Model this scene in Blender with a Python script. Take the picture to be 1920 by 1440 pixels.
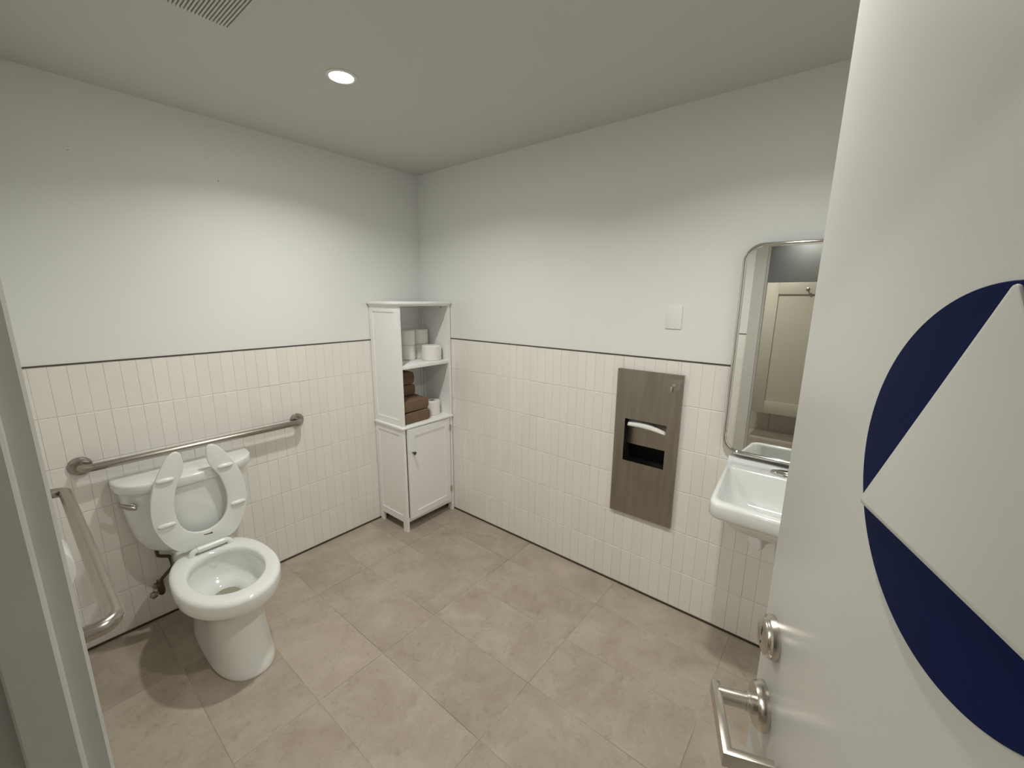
import bpy, bmesh, math, random
from mathutils import Vector, Matrix
random.seed(7)
for o in list(bpy.data.objects): bpy.data.objects.remove(o)
S = bpy.context.scene
COL = S.collection
PI = math.pi

# ------------------------------------------------------------------ camera
def make_camera():
    yaw, pitch, roll = math.radians(218.889), math.radians(-11.7515), math.radians(0.4993)
    f = Vector((math.cos(pitch)*math.cos(yaw), math.cos(pitch)*math.sin(yaw), math.sin(pitch)))
    r = f.cross(Vector((0, 0, 1))).normalized(); u = r.cross(f)
    r2 = math.cos(roll)*r + math.sin(roll)*u; u2 = -math.sin(roll)*r + math.cos(roll)*u
    cd = bpy.data.cameras.new('camera'); c = bpy.data.objects.new('camera', cd); COL.objects.link(c)
    m = Matrix((r2, u2, -f)).transposed().to_4x4(); m.translation = (2.0426, 2.5267, 1.6084)
    c.matrix_world = m
    cd.sensor_fit = 'HORIZONTAL'; cd.sensor_width = 36; cd.lens = 36*782.19/1920
    cd.clip_start = 0.02; cd.clip_end = 50
    S.camera = c
make_camera()

# ------------------------------------------------------------------ world, exposure, lamp settings
w = bpy.data.worlds.new('world'); S.world = w; w.use_nodes = True
w.node_tree.nodes['Background'].inputs[0].default_value = (0.5, 0.48, 0.45, 1)
w.node_tree.nodes['Background'].inputs[1].default_value = 0.02
S.view_settings.view_transform = 'Standard'; S.view_settings.look = 'None'
S.view_settings.gamma = 1; S.view_settings.use_curve_mapping = False
S.view_settings.exposure = 0.0
S.cycles.max_bounces = 7; S.cycles.glossy_bounces = 4; S.cycles.diffuse_bounces = 4
S.cycles.caustics_reflective = False; S.cycles.caustics_refractive = False
S.cycles.use_adaptive_sampling = True; S.cycles.adaptive_threshold = 0.04
ROOM_LAMP_W = 9.8
ADDED_HALL_LAMP_W = 13.0  # for the two unseen lamps added outside the room
LAMP_COL = (1.0, 0.980, 0.925)
ZC = 2.439           # ceiling height
X1 = 2.0335            # face of the entrance wall
Y1 = 2.95            # wall beyond the sink
H = 1.3216           # height of the tiled dado
JY = 1.925           # latch side of the door opening
JY2 = 2.826          # hinge side

# ------------------------------------------------------------------ materials
def mat(name, col, rough=0.5, metal=0.0, noise=0.0, nscale=8.0, bump=0.0, bscale=60.0, coat=0.0, spec=0.5, rand=0.0, stretch=None):
    m = bpy.data.materials.new(name); m.use_nodes = True
    nt = m.node_tree; b = nt.nodes['Principled BSDF']
    b.inputs['Base Color'].default_value = (*col, 1); b.inputs['Roughness'].default_value = rough
    b.inputs['Metallic'].default_value = metal; b.inputs['Specular IOR Level'].default_value = spec
    b.inputs['Coat Weight'].default_value = coat; b.inputs['Coat Roughness'].default_value = 0.05
    if noise or bump or rand:
        tc = nt.nodes.new('ShaderNodeTexCoord'); oi = nt.nodes.new('ShaderNodeObjectInfo')
        mp = nt.nodes.new('ShaderNodeMapping')
        nt.links.new(tc.outputs['Object'], mp.inputs['Vector'])
        if stretch: mp.inputs['Scale'].default_value = stretch
        add = nt.nodes.new('ShaderNodeVectorMath'); add.operation = 'MULTIPLY_ADD'
        cmb = nt.nodes.new('ShaderNodeCombineXYZ')
        for k in range(3): nt.links.new(oi.outputs['Random'], cmb.inputs[k])
        nt.links.new(cmb.outputs[0], add.inputs[0]); add.inputs[1].default_value = (37, 53, 71)
        nt.links.new(mp.outputs[0], add.inputs[2])
        vec = add.outputs[0]
    if noise or rand:
        n = nt.nodes.new('ShaderNodeTexNoise'); n.inputs['Scale'].default_value = nscale
        n.inputs['Detail'].default_value = 6; n.inputs['Roughness'].default_value = 0.6
        nt.links.new(vec, n.inputs['Vector'])
        mr = nt.nodes.new('ShaderNodeMapRange')
        mr.inputs[1].default_value = 0.3; mr.inputs[2].default_value = 0.7
        mr.inputs[3].default_value = 1-noise; mr.inputs[4].default_value = 1+noise
        nt.links.new(n.outputs['Fac'], mr.inputs[0])
        mr2 = nt.nodes.new('ShaderNodeMapRange'); mr2.inputs[3].default_value = 1-rand; mr2.inputs[4].default_value = 1+rand
        nt.links.new(oi.outputs['Random'], mr2.inputs[0])
        mu = nt.nodes.new('ShaderNodeMath'); mu.operation = 'MULTIPLY'
        nt.links.new(mr.outputs[0], mu.inputs[0]); nt.links.new(mr2.outputs[0], mu.inputs[1])
        vm = nt.nodes.new('ShaderNodeVectorMath'); vm.operation = 'SCALE'
        vm.inputs[0].default_value = col; nt.links.new(mu.outputs[0], vm.inputs['Scale'])
        nt.links.new(vm.outputs[0], b.inputs['Base Color'])
    if bump:
        n2 = nt.nodes.new('ShaderNodeTexNoise'); n2.inputs['Scale'].default_value = bscale; n2.inputs['Detail'].default_value = 4
        nt.links.new(vec, n2.inputs['Vector'])
        bp = nt.nodes.new('ShaderNodeBump'); bp.inputs['Strength'].default_value = bump; bp.inputs['Distance'].default_value = 0.002
        nt.links.new(n2.outputs['Fac'], bp.inputs['Height']); nt.links.new(bp.outputs[0], b.inputs['Normal'])
    return m

def floor_mat():
    m = bpy.data.materials.new('stone_look_floor_tile'); m.use_nodes = True
    nt = m.node_tree; b = nt.nodes['Principled BSDF']; N = nt.nodes.new; K = nt.links.new
    tc = N('ShaderNodeTexCoord'); oi = N('ShaderNodeObjectInfo')
    cmb = N('ShaderNodeCombineXYZ')
    for k in range(3): K(oi.outputs['Random'], cmb.inputs[k])
    add = N('ShaderNodeVectorMath'); add.operation = 'MULTIPLY_ADD'; add.inputs[1].default_value = (37, 53, 71)
    K(cmb.outputs[0], add.inputs[0]); K(tc.outputs['Object'], add.inputs[2])
    def noise(s, d, r=0.6, dist=0.0):
        n = N('ShaderNodeTexNoise'); n.inputs['Scale'].default_value = s; n.inputs['Detail'].default_value = d
        n.inputs['Roughness'].default_value = r; n.inputs['Distortion'].default_value = dist
        K(add.outputs[0], n.inputs['Vector']); return n.outputs['Fac']
    r1 = N('ShaderNodeValToRGB'); K(noise(5.0, 8, 0.66, 0.35), r1.inputs[0])
    e = r1.color_ramp.elements
    e[0].position = 0.30; e[0].color = (0.340, 0.286, 0.222, 1)
    e[1].position = 0.70; e[1].color = (0.475, 0.417, 0.342, 1)
    r2 = N('ShaderNodeValToRGB'); K(noise(26, 6, 0.7, 1.2), r2.inputs[0])
    e = r2.color_ramp.elements
    e[0].position = 0.20; e[0].color = (0.66, 0.65, 0.63, 1)
    e[1].position = 0.47; e[1].color = (1, 1, 1, 1)
    mx = N('ShaderNodeMix'); mx.data_type = 'RGBA'; mx.blend_type = 'MULTIPLY'; mx.inputs[0].default_value = 0.8
    K(r1.outputs[0], mx.inputs[6]); K(r2.outputs[0], mx.inputs[7])
    mr = N('ShaderNodeMapRange'); mr.inputs[3].default_value = 0.93; mr.inputs[4].default_value = 1.07
    K(oi.outputs['Random'], mr.inputs[0])
    vm = N('ShaderNodeVectorMath'); vm.operation = 'SCALE'; K(mx.outputs[2], vm.inputs[0]); K(mr.outputs[0], vm.inputs['Scale'])
    K(vm.outputs[0], b.inputs['Base Color'])
    b.inputs['Roughness'].default_value = 0.52; b.inputs['Specular IOR Level'].default_value = 0.4
    bp = N('ShaderNodeBump'); bp.inputs['Strength'].default_value = 0.12; bp.inputs['Distance'].default_value = 0.002
    K(noise(40, 5), bp.inputs['Height']); K(bp.outputs[0], b.inputs['Normal'])
    return m

def emit(name, col, s):
    m = bpy.data.materials.new(name); m.use_nodes = True
    nt = m.node_tree; nt.nodes.remove(nt.nodes['Principled BSDF'])
    e = nt.nodes.new('ShaderNodeEmission'); e.inputs[0].default_value = (*col, 1); e.inputs[1].default_value = s
    nt.links.new(e.outputs[0], nt.nodes['Material Output'].inputs[0]); return m

M = dict(
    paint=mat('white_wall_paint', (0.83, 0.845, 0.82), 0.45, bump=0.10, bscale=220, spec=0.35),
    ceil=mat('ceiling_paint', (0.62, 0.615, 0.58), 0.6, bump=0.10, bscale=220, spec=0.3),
    tile=mat('glazed_wall_tile', (0.865, 0.84, 0.79), 0.30, rand=0.018, noise=0.012, nscale=14, bump=0.10, bscale=45),
    grout=mat('wall_grout', (0.74, 0.70, 0.64), 0.85, noise=0.08, nscale=9),
    floor=floor_mat(),
    fgrout=mat('floor_grout', (0.43, 0.375, 0.31), 0.9, noise=0.45, nscale=3),
    darkmetal=mat('bronze_edge_strip', (0.13, 0.115, 0.095), 0.38, 0.85),
    porc=mat('white_porcelain', (0.83, 0.845, 0.82), 0.10, coat=0.5),
    seat=mat('white_plastic_seat', (0.80, 0.82, 0.79), 0.22),
    water=mat('toilet_water', (0.30, 0.30, 0.22), 0.04),
    steel=mat('brushed_stainless_bar', (0.38, 0.355, 0.315), 0.27, 1.0),
    panel_steel=mat('brushed_stainless_sheet', (0.345, 0.315, 0.27), 0.36, 1.0, noise=0.14, nscale=5, stretch=(1, 6, 0.7), bump=0.05, bscale=90),
    satin=mat('satin_nickel', (0.56, 0.52, 0.46), 0.26, 1.0),
    chrome=mat('chrome', (0.72, 0.72, 0.70), 0.08, 1.0),
    cab=mat('white_cabinet_paint', (0.90, 0.90, 0.885), 0.38),
    paper=mat('tissue_paper', (0.86, 0.845, 0.81), 0.95, bump=0.35, bscale=140),
    core=mat('cardboard_core', (0.17, 0.14, 0.11), 0.9),
    brown=mat('brown_kraft_towel', (0.175, 0.110, 0.066), 0.9, noise=0.08, nscale=20, bump=0.2, bscale=90),
    black=mat('black_void', (0.006, 0.006, 0.006), 0.8),
    dark=mat('dark_grey_detail', (0.05, 0.048, 0.045), 0.5),
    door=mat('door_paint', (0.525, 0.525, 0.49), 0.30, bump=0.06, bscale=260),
    frame=mat('frame_paint', (0.58, 0.575, 0.54), 0.38, bump=0.2, bscale=30, noise=0.03, nscale=20),
    blue=mat('navy_acrylic', (0.003, 0.010, 0.055), 0.42, spec=0.04),
    signwhite=mat('white_acrylic', (0.54, 0.535, 0.50), 0.35),
    mirror=mat('mirror_glass', (0.90, 0.91, 0.89), 0.01, 1.0),
    white=mat('white_plastic', (0.80, 0.81, 0.79), 0.35),
    tape=mat('clear_tape', (0.33, 0.31, 0.28), 0.18, 0.7),
    corr=mat('corroded_hose', (0.10, 0.075, 0.05), 0.5, 0.6, noise=0.3, nscale=60),
    cream=mat('cream_partition_paint', (0.50, 0.465, 0.37), 0.45),
    hallgrey=mat('hall_dark_grey_paint', (0.115, 0.12, 0.112), 0.6),
    halltile=mat('hall_base_tile', (0.60, 0.56, 0.49), 0.35, noise=0.06, nscale=6),
    grille=mat('painted_grille', (0.62, 0.60, 0.55), 0.5),
    lens=emit('lamp_lens_glow', (1.0, 0.98, 0.925), 112.0),
)

# ------------------------------------------------------------------ helpers
def link(name, me, m, parent=None, smooth=False):
    if m is not None:
        me.materials.clear(); me.materials.append(M[m] if isinstance(m, str) else m)
    o = bpy.data.objects.new(name, me); COL.objects.link(o)
    if parent is not None: o.parent = parent
    if smooth:
        for p in me.polygons: p.use_smooth = True
    return o
def from_bm(name, bm, m, parent=None, smooth=False, sharp=None):
    bmesh.ops.recalc_face_normals(bm, faces=bm.faces[:])
    me = bpy.data.meshes.new(name); bm.to_mesh(me); bm.free()
    o = link(name, me, m, parent, smooth)
    if sharp is not None:
        for p in me.polygons: p.use_smooth = True
        me.set_sharp_from_angle(angle=math.radians(sharp))
    return o
def add_box(bm, x0, x1, y0, y1, z0, z1):
    vs = [bm.verts.new((x, y, z)) for x in (x0, x1) for y in (y0, y1) for z in (z0, z1)]
    for f in ((0, 1, 3, 2), (4, 6, 7, 5), (0, 4, 5, 1), (2, 3, 7, 6), (0, 2, 6, 4), (1, 5, 7, 3)):
        bm.faces.new([vs[i] for i in f])
    return vs
def box(name, x0, x1, y0, y1, z0, z1, m, parent=None, bev=0.0, seg=2):
    bm = bmesh.new(); add_box(bm, x0, x1, y0, y1, z0, z1)
    if bev: bmesh.ops.bevel(bm, geom=bm.edges[:], offset=bev, segments=seg, profile=0.5, affect='EDGES')
    return from_bm(name, bm, m, parent, sharp=40 if bev else None)
def boxes(name, lst, m, parent=None):
    bm = bmesh.new()
    for b in lst: add_box(bm, *b)
    return from_bm(name, bm, m, parent)
def loft_bm(bm, rings, cap0=True, cap1=True, closed=False):
    R = [[bm.verts.new(p) for p in r] for r in rings]
    n = len(R[0]); K = len(R)
    for i in range(K if closed else K-1):
        A, B = R[i], R[(i+1) % K]
        for j in range(n): bm.faces.new((A[j], A[(j+1) % n], B[(j+1) % n], B[j]))
    if not closed:
        if cap0: bm.faces.new(R[0][::-1])
        if cap1: bm.faces.new(R[-1])
    return R
def tube_rings(path, rad, seg=16):
    path = [Vector(p) for p in path]; rings = []; prev = None
    for i, p in enumerate(path):
        t = (path[min(i+1, len(path)-1)]-path[max(i-1, 0)]).normalized()
        if prev is None:
            a = Vector((0, 0, 1)) if abs(t.z) < 0.9 else Vector((1, 0, 0))
            u = t.cross(a).normalized()
        else:
            u = (prev-t*prev.dot(t)).normalized()
        prev = u; v = t.cross(u)
        r = rad[i] if isinstance(rad, (list, tuple)) else rad
        rings.append([p+r*(math.cos(2*PI*k/seg)*u+math.sin(2*PI*k/seg)*v) for k in range(seg)])
    return rings
def tube(name, path, rad, m, parent=None, seg=16):
    bm = bmesh.new(); loft_bm(bm, tube_rings(path, rad, seg))
    return from_bm(name, bm, m, parent, sharp=50)
def fillet(pts, r, n=6):
    pts = [Vector(p) for p in pts]; out = [pts[0]]
    for i in range(1, len(pts)-1):
        a = (pts[i-1]-pts[i]).normalized(); b = (pts[i+1]-pts[i]).normalized()
        ang = a.angle(b); d = r/math.tan(ang/2)
        c = pts[i]+(a+b).normalized()*(r/math.sin(ang/2))
        s = pts[i]+a*d-c; e = pts[i]+b*d-c; tot = s.angle(e); ax = s.cross(e).normalized()
        for k in range(n+1): out.append(c+Matrix.Rotation(tot*k/n, 3, ax) @ s)
    return out+[pts[-1]]
def lathe(name, prof, org, axis, m, parent=None, seg=32, sharp=35):
    # prof: (radius, height along axis)
    axis = Vector(axis).normalized(); org = Vector(org)
    a = Vector((0, 0, 1)) if abs(axis.z) < 0.9 else Vector((1, 0, 0))
    u = axis.cross(a).normalized(); v = axis.cross(u)
    rings = [[org+axis*h+max(r, 1e-5)*(math.cos(2*PI*k/seg)*u+math.sin(2*PI*k/seg)*v) for k in range(seg)] for r, h in prof]
    bm = bmesh.new(); loft_bm(bm, rings)
    return from_bm(name, bm, m, parent, sharp=sharp)
def prism(name, outline, fn, t0, t1, m, parent=None, bev=0.0, seg=2, sharp=40):
    # outline (a,b) list; fn(a,b,t) -> xyz
    bm = bmesh.new()
    A = [bm.verts.new(fn(a, b, t0)) for a, b in outline]; B = [bm.verts.new(fn(a, b, t1)) for a, b in outline]
    n = len(A)
    bm.faces.new(A[::-1]); bm.faces.new(B)
    caps = []
    for i in range(n): bm.faces.new((A[i], A[(i+1) % n], B[(i+1) % n], B[i]))
    bmesh.ops.recalc_face_normals(bm, faces=bm.faces[:])
    if bev:
        sa, sb = set(A), set(B)
        ed = [e for e in bm.edges if (e.verts[0] in sa and e.verts[1] in sa) or (e.verts[0] in sb and e.verts[1] in sb)]
        bmesh.ops.bevel(bm, geom=ed, offset=bev, segments=seg, profile=0.5, affect='EDGES')
    return from_bm(name, bm, m, parent, sharp=sharp)
def rrect(a0, a1, b0, b1, r, n=8):
    o = []
    for (ca, cb, s) in ((a1-r, b1-r, 0), (a0+r, b1-r, 1), (a0+r, b0+r, 2), (a1-r, b0+r, 3)):
        for k in range(n+1):
            t = (s+k/n)*PI/2; o.append((ca+r*math.cos(t), cb+r*math.sin(t)))
    return o
def smooth_closed(pts, n=4):
    out = []; N = len(pts)
    for i in range(N):
        p0, p1, p2, p3 = (Vector(pts[(i+k-1) % N]) for k in range(4))
        for k in range(n):
            t = k/n
            out.append(tuple(0.5*((2*p1)+(-p0+p2)*t+(2*p0-5*p1+4*p2-p3)*t*t+(-p0+3*p1-3*p2+p3)*t**3)))
    return out
def empty(name, loc=(0, 0, 0)):
    o = bpy.data.objects.new(name, None); COL.objects.link(o); o.location = loc; o.empty_display_size = 0.05
    return o
def keep(o, root):      # parent o (built in world space) under root that stands at its own base
    o.parent = root; o.matrix_parent_inverse = Matrix.Translation(-Vector(root.location))
    return o
class Thing:
    """an Empty at the base of a thing; parts are built in world space and hung under it"""
    def __init__(s, name, loc, label=None, cat=None, group=None, kind=None):
        s.e = empty(name, loc)
        tag(s.e, label, cat, group, kind)
    def add(s, o): keep(o, s.e); return o
def tag(o, label=None, cat=None, group=None, kind=None):
    if label: o['label'] = label
    if cat: o['category'] = cat
    if group: o['group'] = group
    if kind: o['kind'] = kind
    return o
def struct(o, label=None): return tag(o, label, None, None, 'structure')

# ------------------------------------------------------------------ the room
TT = 0.006           # tile stands this far proud of the grout bed
TP = 0.0551          # tile pitch across
TR = H/6             # tile pitch up
HX = 4.04             # far end of the hall
TH = 0.14
# floor: grout bed and single tiles
floor = struct(box('floor', -0.15, HX, -1.0, 4.2, -0.10, -0.0015, 'fgrout'), 'beige stone-look tiled floor with fine grout lines')
FXP, FYP = 0.3025, 0.607
fx = [0.2355+FXP*k for k in range(-1, 16)]; fy = [0.4456+FYP*k for k in range(-3, 7)]
bm = bmesh.new(); g = 0.0012
hx, hy = FXP/2-g, FYP/2-g
def pillow(bm, hx, hy, t, b, by=None):
    by = by or b
    lo = [bm.verts.new((sx*hx, sy*hy, -t)) for sx, sy in ((-1, -1), (1, -1), (1, 1), (-1, 1))]
    md = [bm.verts.new((sx*hx, sy*hy, -b)) for sx, sy in ((-1, -1), (1, -1), (1, 1), (-1, 1))]
    hi = [bm.verts.new((sx*(hx-b), sy*(hy-by), 0)) for sx, sy in ((-1, -1), (1, -1), (1, 1), (-1, 1))]
    for A, B in ((lo, md), (md, hi)):
        for j in range(4): bm.faces.new((A[j], A[(j+1) % 4], B[(j+1) % 4], B[j]))
    bm.faces.new(hi)
pillow(bm, hx, hy, 0.0015, 0.0008)
me_ft = bpy.data.meshes.new('floor_tile'); bm.to_mesh(me_ft); bm.free(); me_ft.materials.append(M['floor'])
cuts = {}
def floor_tile(xa, xb, ya, yb):
    if xb-xa < 0.02 or yb-ya < 0.02: return
    full = abs(xb-xa-FXP) < 1e-4 and abs(yb-ya-FYP) < 1e-4
    if full: me = me_ft
    else:
        key = (round(xb-xa, 4), round(yb-ya, 4))
        if key not in cuts:
            b2 = bmesh.new(); pillow(b2, (xb-xa)/2-g, (yb-ya)/2-g, 0.0015, 0.0008)
            me = bpy.data.meshes.new('floor_tile'); b2.to_mesh(me); b2.free(); me.materials.append(M['floor']); cuts[key] = me
        me = cuts[key]
    o = bpy.data.objects.new('floor_tile', me); COL.objects.link(o)
    o.location = ((xa+xb)/2, (ya+yb)/2, 0); o.parent = floor
for i in range(len(fx)-1):
    for j in range(len(fy)-1):
        xa, xb, ya, yb = fx[i], fx[i+1], fy[j], fy[j+1]
        if xa < X1:                                  # inside the room: cut to the walls
            floor_tile(max(xa, 0), xb, max(ya, 0), min(yb, Y1)) if ya < Y1 and yb > 0 else None
        else:
            floor_tile(xa, min(xb, HX), ya, yb)
# ceiling
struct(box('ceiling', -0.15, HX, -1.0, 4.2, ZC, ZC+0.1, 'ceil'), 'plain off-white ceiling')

# walls; the grout bed of the dado lies TT behind the tile faces, the painted face is flush with the tiles
DY0, DY1, DZ0, DZ1 = 1.606, 1.940, 0.453, 1.250     # towel dispenser
wall_left = struct(boxes('wall_left', [(-TH, X1+TH, -TH, -TT, -0.1, H), (-TH, X1+TH, -TH, 0, H, ZC)], 'paint'), 'white wall behind the toilet with a tiled dado')
c0, c1, d0, d1 = DY0+0.02, DY1-0.02, DZ0+0.02, DZ1-0.02
wall_right = struct(boxes('wall_right', [(-TH, 0, -TT, Y1, H, ZC), (-TH, -TT, -TT, c0, -0.1, H), (-TH, -TT, c1, Y1, -0.1, H),
                                         (-TH, -TT, c0, c1, -0.1, d0), (-TH, -TT, c0, c1, d1, H), (-TH, -0.128, c0, c1, d0, d1)], 'paint'),
                    'white wall behind the sink with a tiled dado')
XW = X1+TH
HEAD = 2.10
wall_ent = struct(boxes('wall_entrance', [(X1+TT, XW, -TT, JY-0.03, -0.1, H), (X1, XW, 0, JY-0.03, H, ZC),
                                          (X1, XW, JY-0.03, JY2+0.03, HEAD+0.03, ZC), (X1, XW, JY2+0.03, Y1+TH, -0.1, ZC),
                                          (X1+0.02, XW, -1.0, 0, -0.1, ZC), (X1+0.02, XW, Y1, 4.2, -0.1, ZC)], 'paint'), 'white wall beside the doorway with a tiled dado')
struct(box('wall_side', -TH, X1, Y1, Y1+TH, -0.1, ZC, 'paint'), 'plain white wall beyond the sink')
# grout beds as thin sheets in front of the walls
for par, b in ((wall_left, (0, X1, -TT-0.001, -0.0018, 0, H-0.006)), (wall_right, (-TT-0.001, -0.0018, 0, c0, 0, H-0.006)), (wall_right, (-TT-0.001, -0.0018, c1, Y1, 0, H-0.006)),
               (wall_right, (-TT-0.001, -0.0018, c0, c1, 0, d0)), (wall_right, (-TT-0.001, -0.0018, c0, c1, d1, H-0.006)), (wall_ent, (X1+0.0018, X1+TT+0.001, 0, JY-0.09, 0, H-0.006))):
    box('grout_bed', *b, 'grout', par)
# single wall tiles, one shared mesh per cut
tile_me = {}
def tile_mesh(wd, ht):
    k = (round(wd, 4), round(ht, 4))
    if k not in tile_me:
        b = bmesh.new(); pillow(b, wd/2-0.0005, ht/2-0.0011, TT-0.001, 0.0010, 0.0024)
        me = bpy.data.meshes.new('wall_tile'); b.to_mesh(me); b.free(); me.materials.append(M['tile']); tile_me[k] = me
    return tile_me[k]
ROT = {'L': Matrix(((-1, 0, 0), (0, 0, 1), (0, 1, 0))), 'R': Matrix(((0, 0, 1), (1, 0, 0), (0, 1, 0))), 'E': Matrix(((0, 0, -1), (-1, 0, 0), (0, 1, 0)))}
def wall_tiles(par, side, start, a0, a1, skip):
    k0 = math.floor((a0-start)/TP)-1
    for k in range(k0, k0+70):
        A, B = start+k*TP, start+(k+1)*TP
        A, B = max(A, a0), min(B, a1)
        if B-A < 0.008: continue
        for r in range(6):
            z0 = 0.010 if r == 0 else r*TR; z1 = (r+1)*TR if r < 5 else H-0.006
            for pa, pb, pz0, pz1 in skip(A, B, z0, z1):
                if pb-pa < 0.006 or pz1-pz0 < 0.012: continue
                o = bpy.data.objects.new('wall_tile', tile_mesh(pb-pa, pz1-pz0)); COL.objects.link(o)
                c = (pa+pb)/2; zc = (pz0+pz1)/2; j = random.uniform(-0.00035, 0.00035)
                loc = {'L': (c, j, zc), 'R': (j, c, zc), 'E': (X1-j, c, zc)}[side]
                tilt = Matrix.Rotation(random.gauss(0, 0.0022), 3, 'X') @ Matrix.Rotation(random.gauss(0, 0.005), 3, 'Y')
                m = (ROT[side] @ tilt).to_4x4(); m.translation = loc
                o.matrix_world = m; o.parent = par
def whole(a, b, z0, z1): return [(a, b, z0, z1)]
def around(a, b, z0, z1):        # the tile minus the dispenser cavity
    if b <= c0 or a >= c1 or z1 <= d0 or z0 >= d1: return [(a, b, z0, z1)]
    m0, m1 = max(a, c0), min(b, c1)
    return [(a, c0, z0, z1), (c1, b, z0, z1), (m0, m1, z0, d0), (m0, m1, d1, z1)]
wall_tiles(wall_left, 'L', 1.9312, 0.40, X1, whole)
wall_tiles(wall_right, 'R', 0.858, 0.26, Y1, around)
wall_tiles(wall_ent, 'E', 0.012, 0.0, JY-0.085, whole)
# metal edge on top of the dado, dark strip along the floor
n = 1
for par, b in ((wall_left, (0, X1, -0.002, 0.0025, H-0.006, H)), (wall_right, (-0.002, 0.0025, 0, Y1, H-0.006, H)), (wall_ent, (X1-0.0025, X1+0.002, 0, JY-0.085, H-0.006, H))):
    struct(box('trim_%d' % n, *b, 'darkmetal'), 'thin dark metal edge along the top of the dado'); n += 1
for nm, b in (('left', (0, X1, -0.004, 0.0015, 0.0, 0.010)), ('right', (-0.004, 0.0015, 0, Y1, 0.0, 0.010)), ('entrance', (X1-0.0015, X1+0.004, 0, JY-0.085, 0.0, 0.010))):
    struct(box('baseboard_'+nm, *b, 'darkmetal'), 'thin dark metal strip at the foot of the tiled wall')

# door frame: casing, rabbet, stop; profile in (x, y) on both jambs and over the head
fr = struct(empty('trim_4', (X1, JY, 0)), 'grey painted door frame with a stop')
def jamb(sgn, y):
    P = [(2.0315, -0.085), (2.0315, -0.003), (2.0345, 0.0), (2.0508, 0.0), (2.0520, 0.002), (2.0520, 0.013), (2.0545, 0.015),
         (2.0875, 0.015), (2.0895, 0.013), (2.0895, 0.0), (2.176, 0.0), (2.180, -0.003), (2.180, -0.085), (2.174, -0.085), (2.174, -0.028), (2.0350, -0.028), (2.0350, -0.085)]
    return prism('jamb', [(a, y+sgn*b) for a, b in P], lambda a, b, t: (a, b, t), 0, HEAD+0.05, 'frame', sharp=30)
keep(jamb(1, JY), fr); keep(jamb(-1, JY2), fr)
bm = bmesh.new()
add_box(bm, 2.0315, 2.180, JY, JY2, HEAD, HEAD+0.029); add_box(bm, 2.052, 2.0895, JY, JY2, HEAD-0.015, HEAD)
add_box(bm, 2.0315, 2.0345, JY-0.085, JY2+0.085, HEAD+0.05, HEAD+0.085); add_box(bm, 2.0315, 2.0345, JY, JY2, HEAD+0.029, HEAD+0.05)
keep(from_bm('head', bm, 'frame'), fr)

# ------------------------------------------------------------------ the hall outside (seen in the mirror)
struct(boxes('wall_hall', [(HX-0.1, HX, -1.0, 4.2, -0.1, ZC), (XW, HX, -1.1, -1.0, -0.1, ZC), (XW, HX, 4.1, 4.2, -0.1, ZC)], 'hallgrey'), 'dark grey painted hall wall')
bs = struct(empty('baseboard_hall', (HX-0.1, 2.0, 0)), 'beige tile base of the hall wall')
for k in range(14):
    y = -1.0+k*0.36
    keep(box('base_tile', HX-0.112, HX-0.1, y+0.0015, min(y+0.3585, 4.1), 0.002, 0.34, 'halltile', bev=0.001, seg=1), bs)
# cream stall partition with a recessed panel
T = Thing('stall_door', (3.5, 2.16, 0.33), 'cream panelled stall door reflected in the mirror', 'stall door')
sx0, sx1, sy0, sy1, sz0, sz1 = 3.49, 3.525, 1.726, 2.60, 0.322, 1.79
T.add(box('panel', sx0+0.020, sx1, sy0+0.01, sy1-0.01, sz0+0.01, sz1-0.01, 'cream'))
for b in ((sy0, sy0+0.13, sz0, sz1), (sy1-0.13, sy1, sz0, sz1)): T.add(box('stile', sx0, sx1-0.002, b[0], b[1], b[2], b[3], 'cream', bev=0.0025))
for z0, z1 in ((sz0, sz0+0.14), (sz1-0.125, sz1)): T.add(box('rail', sx0, sx1-0.002, sy0+0.13, sy1-0.13, z0, z1, 'cream', bev=0.0025))
T.add(box('leg', sx0+0.008, sx1-0.008, sy1-0.05, sy1-0.01, 0.0, sz0+0.005, 'satin'))
for z in (0.60, 1.55): T.add(box('wall_bracket', sx1-0.004, HX-0.1, sy1-0.06, sy1-0.03, z, z+0.03, 'satin'))
T = Thing('coat_hook', (3.49, 2.115, 1.69), 'small metal coat hook on the cream stall door', 'hook')
T.add(lathe('plate', [(0.0, 0), (0.017, 0), (0.017, 0.003), (0.012, 0.006), (0, 0.006)], (3.49, 2.115, 1.715), (-1, 0, 0), 'satin', seg=20))
T.add(tube('prong', fillet([(3.486, 2.115, 1.712), (3.452, 2.115, 1.700), (3.436, 2.115, 1.728)], 0.008), 0.006, 'steel', seg=10))

# ------------------------------------------------------------------ downlights
def downlight(x, y, watts, label, group, spread=2.5):
    T = Thing('recessed_downlight', (x, y, ZC), label, 'ceiling light', group)
    T.add(lathe('trim_ring', [(0.044, 0), (0.058, 0), (0.0585, -0.002), (0.056, -0.0045), (0.050, -0.006), (0.045, -0.005), (0.044, -0.002)], (x, y, ZC), (0, 0, 1), 'white', seg=40))
    T.add(lathe('lens', [(0, 0.0), (0.0445, 0.0), (0.0445, -0.0025), (0, -0.0035)], (x, y, ZC), (0, 0, 1), 'lens', seg=40))
    ld = bpy.data.lights.new('downlight_beam', 'AREA'); ld.shape = 'DISK'; ld.size = 0.085; ld.energy = watts; ld.color = LAMP_COL; ld.spread = spread
    lo = bpy.data.objects.new('downlight_beam', ld); COL.objects.link(lo); lo.location = (x, y, ZC-0.008); keep(lo, T.e)
downlight(1.047, 0.863, ROOM_LAMP_W, 'lit round recessed downlight in the ceiling in front of the toilet', 'room downlights')
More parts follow.
